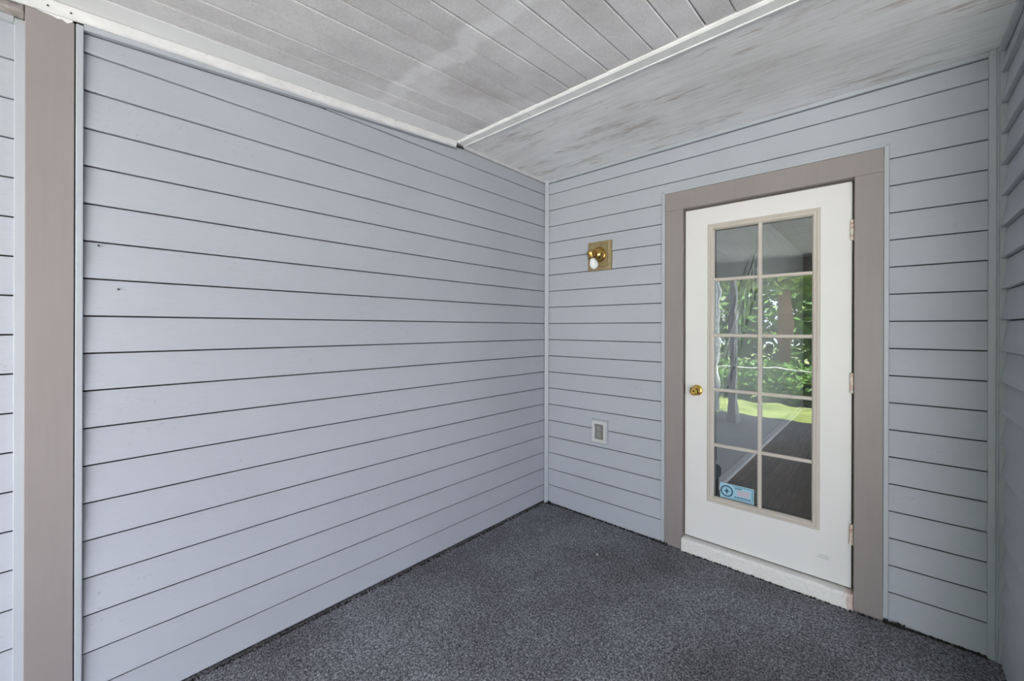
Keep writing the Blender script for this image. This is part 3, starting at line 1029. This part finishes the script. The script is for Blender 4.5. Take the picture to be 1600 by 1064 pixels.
structure(bb, 'white baseboard seen running away through the lower door panes')
# chair back just inside
ch = empty('upholstered_chair', (1.03, 0.62, IF))
c1 = box('seat', 0.80, 1.09, 0.42, 0.76, IF + 0.17, IF + 0.27, M['uphol'], None, 0.035, 4)
c2 = box('backrest', 0.80, 1.055, 0.69, 0.765, IF + 0.272, IF + 0.43, M['uphol'], None, 0.03, 4)
cl = [box('leg', x_, x_ + 0.03, y_, y_ + 0.03, IF, IF + 0.175, M['black']) for x_ in (0.83, 1.04) for y_ in (0.45, 0.71)]
adopt(ch, c1, c2, *cl)
tag(ch, 'dark upholstered chair seen at the lowest left pane', 'chair')
# stair rail seen through the left panes
stair = empty('stair_railing', (1.12, 3.0, IF))
rp0, rp1 = Vector((1.035, 0.96, 1.12)), Vector((1.035, 2.30, 2.30))
sp = [tube('handrail', [rp0, rp1], 0.012, M['in_white'], None, 8)]
for k in range(9):
    p = rp0.lerp(rp1, k / 8)
    sp.append(tube('baluster', [(p.x, p.y, p.z - 0.385), (p.x, p.y, p.z - 0.008)], 0.0075, M['in_white'], None, 8))
sp.append(tube('bottom_rail', [rp0 + Vector((0, 0, -0.395)), rp1 + Vector((0, 0, -0.395))], 0.012, M['in_wall'], None, 8))
adopt(stair, *sp)
tag(stair, 'white slanting stair railing showing in the left door panes', 'railing')

# ------------------------------------------------------------------ outdoors, mirrored in the glass
lawn = box('ground', -30, 30, -40, -4.7215, -0.40, -0.14, M['grass'])
tag(lawn, 'sunlit green lawn mirrored in the door glass', 'lawn', kind='structure')
bounce_slab = box('ground', 1.35, 14, -30, -4.7215, -0.1395, -0.11, M['bounce_concrete'])  # unseen slab added to bounce neutral sunlight up into the porch
tag(bounce_slab, 'added unseen pale slab beside the lawn, bouncing light into the porch', 'bounce_slab', kind='structure')
bounce_slab2 = box('ground', 6.01, 14, -4.721, 8, -0.40, -0.11, M['bounce_concrete'])  # second added slab, bouncing light in from the side
tag(bounce_slab2, 'added unseen pale slab past the porch end, bouncing light in', 'bounce_slab', kind='structure')
beam = box('porch_beam', -0.06, 5.7, -4.02, -3.92, 2.085, ceil_z(-4.02) - 0.002, M['beam'], None, 0.004)
tag(beam, 'brown porch beam mirrored in the top door panes', 'beam')
op = empty('porch_column', (0.33, -3.97, FLOOR))
sh = box('shaft', 0.28, 0.38, -4.02, -3.92, FLOOR + 0.0005, 2.0845, M['post_grey'], None, 0.004)
ba = box('base', 0.265, 0.395, -4.035, -3.905, FLOOR + 0.0002, 0.09, M['post_grey'], None, 0.004)
adopt(op, sh, ba)
tag(op, 'grey porch column mirrored in the left door panes', 'column')

def foliage(bm, c, rad, n, leaf):
    for _ in range(n):
        d = Vector((random.gauss(0, 1), random.gauss(0, 1), random.gauss(0, 1))).normalized()
        r = random.uniform(0.62, 1.0)
        p = Vector(c) + Vector((d.x * rad[0], d.y * rad[1], d.z * rad[2])) * r
        if p.z < -0.13:
            continue
        u = Vector((random.gauss(0, 1), random.gauss(0, 1), random.gauss(0, 0.6))).normalized()
        v = u.orthogonal().normalized()
        v = (Matrix.Rotation(random.uniform(0, 6.28), 3, u) @ v)
        s = leaf * random.uniform(0.6, 1.3)
        a = [bm.verts.new(p + u * s), bm.verts.new(p + v * s * 0.45), bm.verts.new(p - u * s), bm.verts.new(p - v * s * 0.45)]
        bm.faces.new(a)

def tree(name, label, base, h, blobs, mat, n, leaf, trunk=0.13, group='trees mirrored in the door glass'):
    root = empty(name, base)
    b = Vector(base)
    tr = tube('trunk', [b + Vector((0, 0, -0.05)), b + Vector((0.03, 0, h * .4)), b + Vector((-0.02, 0.03, h * .75))], [trunk, trunk * .85, trunk * .5], M['bark'], None, 10)
    bm = bmesh.new()
    for (dx, dy, dz, r) in blobs:
        foliage(bm, b + Vector((dx, dy, dz)), (r, r, r * .8), n, leaf)
    bm.normal_update()
    fo = finish('foliage', bm, mat)
    adopt(root, tr, fo)
    tag(root, label, 'tree', group)
G = -0.14
tree('leafy_tree', 'leafy tree with a thick brown trunk mirrored in the right door panes', (0.28, -8.35, G), 4.2,
     [(0, 0, 3.3, 1.3), (0.8, -.3, 2.9, 0.9), (-0.9, 0, 3.1, 1.0)], M['leaf_a'], 2600, 0.085, 0.17)
tree('leafy_tree', 'broad mid green tree mirrored in the left door panes', (-3.4, -9.6, G), 4.5,
     [(0, 0, 2.4, 1.5), (0.9, .2, 1.6, 1.1), (-1.3, 0, 2.2, 1.4), (0, .2, 3.9, 1.5)], M['leaf_b'], 2600, 0.10)
tree('leafy_tree', 'dense dark tree filling the background mirrored behind the trunk', (-0.4, -12.6, G), 5,
     [(0, 0, 1.6, 1.9), (1.7, 0, 1.9, 1.7), (-1.9, 0, 1.7, 1.8), (0.3, 0, 4.3, 1.9), (-2.2, -.3, 4.1, 1.8), (2.0, 0, 4.0, 1.5)], M['leaf_b'], 3200, 0.12)
def shrub(label, base, blobs, mat, n, leaf):
    b = Vector(base)
    bm = bmesh.new()
    for (dx, dy, dz, r) in blobs:
        foliage(bm, b + Vector((dx, dy, dz)), (r, r, r * .8), n, leaf)
    tag(finish('shrub', bm, mat), label, 'shrub', 'shrubs mirrored in the door glass')
shrub('low bright green shrub beside the trunk mirrored in the right panes', (1.25, -9.2, G), [(0, 0, .45, .55), (.5, .1, .5, .5)], M['leaf_a'], 2200, 0.05)
shrub('long low green hedge behind the lawn mirrored in the middle panes', (-1.0, -7.35, G), [(0, 0, .45, .5), (.55, 0, .4, .5), (-.6, 0, .5, .5), (1.1, 0, .45, .5), (1.65, 0, .4, .5), (2.1, 0, .42, .5)], M['leaf_b'], 1800, 0.05)
# slim white rail along the porch edge
rail = empty('porch_rail', (0.6, -4.66, FLOOR))
rl = [tube('rail', [(-0.06, -4.66, 0.735), (1.46, -4.66, 0.735)], 0.009, M['in_white'], None, 8),
      tube('rail_post', [(1.45, -4.66, FLOOR + 0.001), (1.45, -4.66, 0.727)], 0.012, M['in_white'], None, 8),
      tube('rail_post', [(-0.05, -4.66, FLOOR + 0.001), (-0.05, -4.66, 0.727)], 0.012, M['in_white'], None, 8)]
adopt(rail, *rl)
tag(rail, 'thin white horizontal rail mirrored across the middle door panes', 'rail')
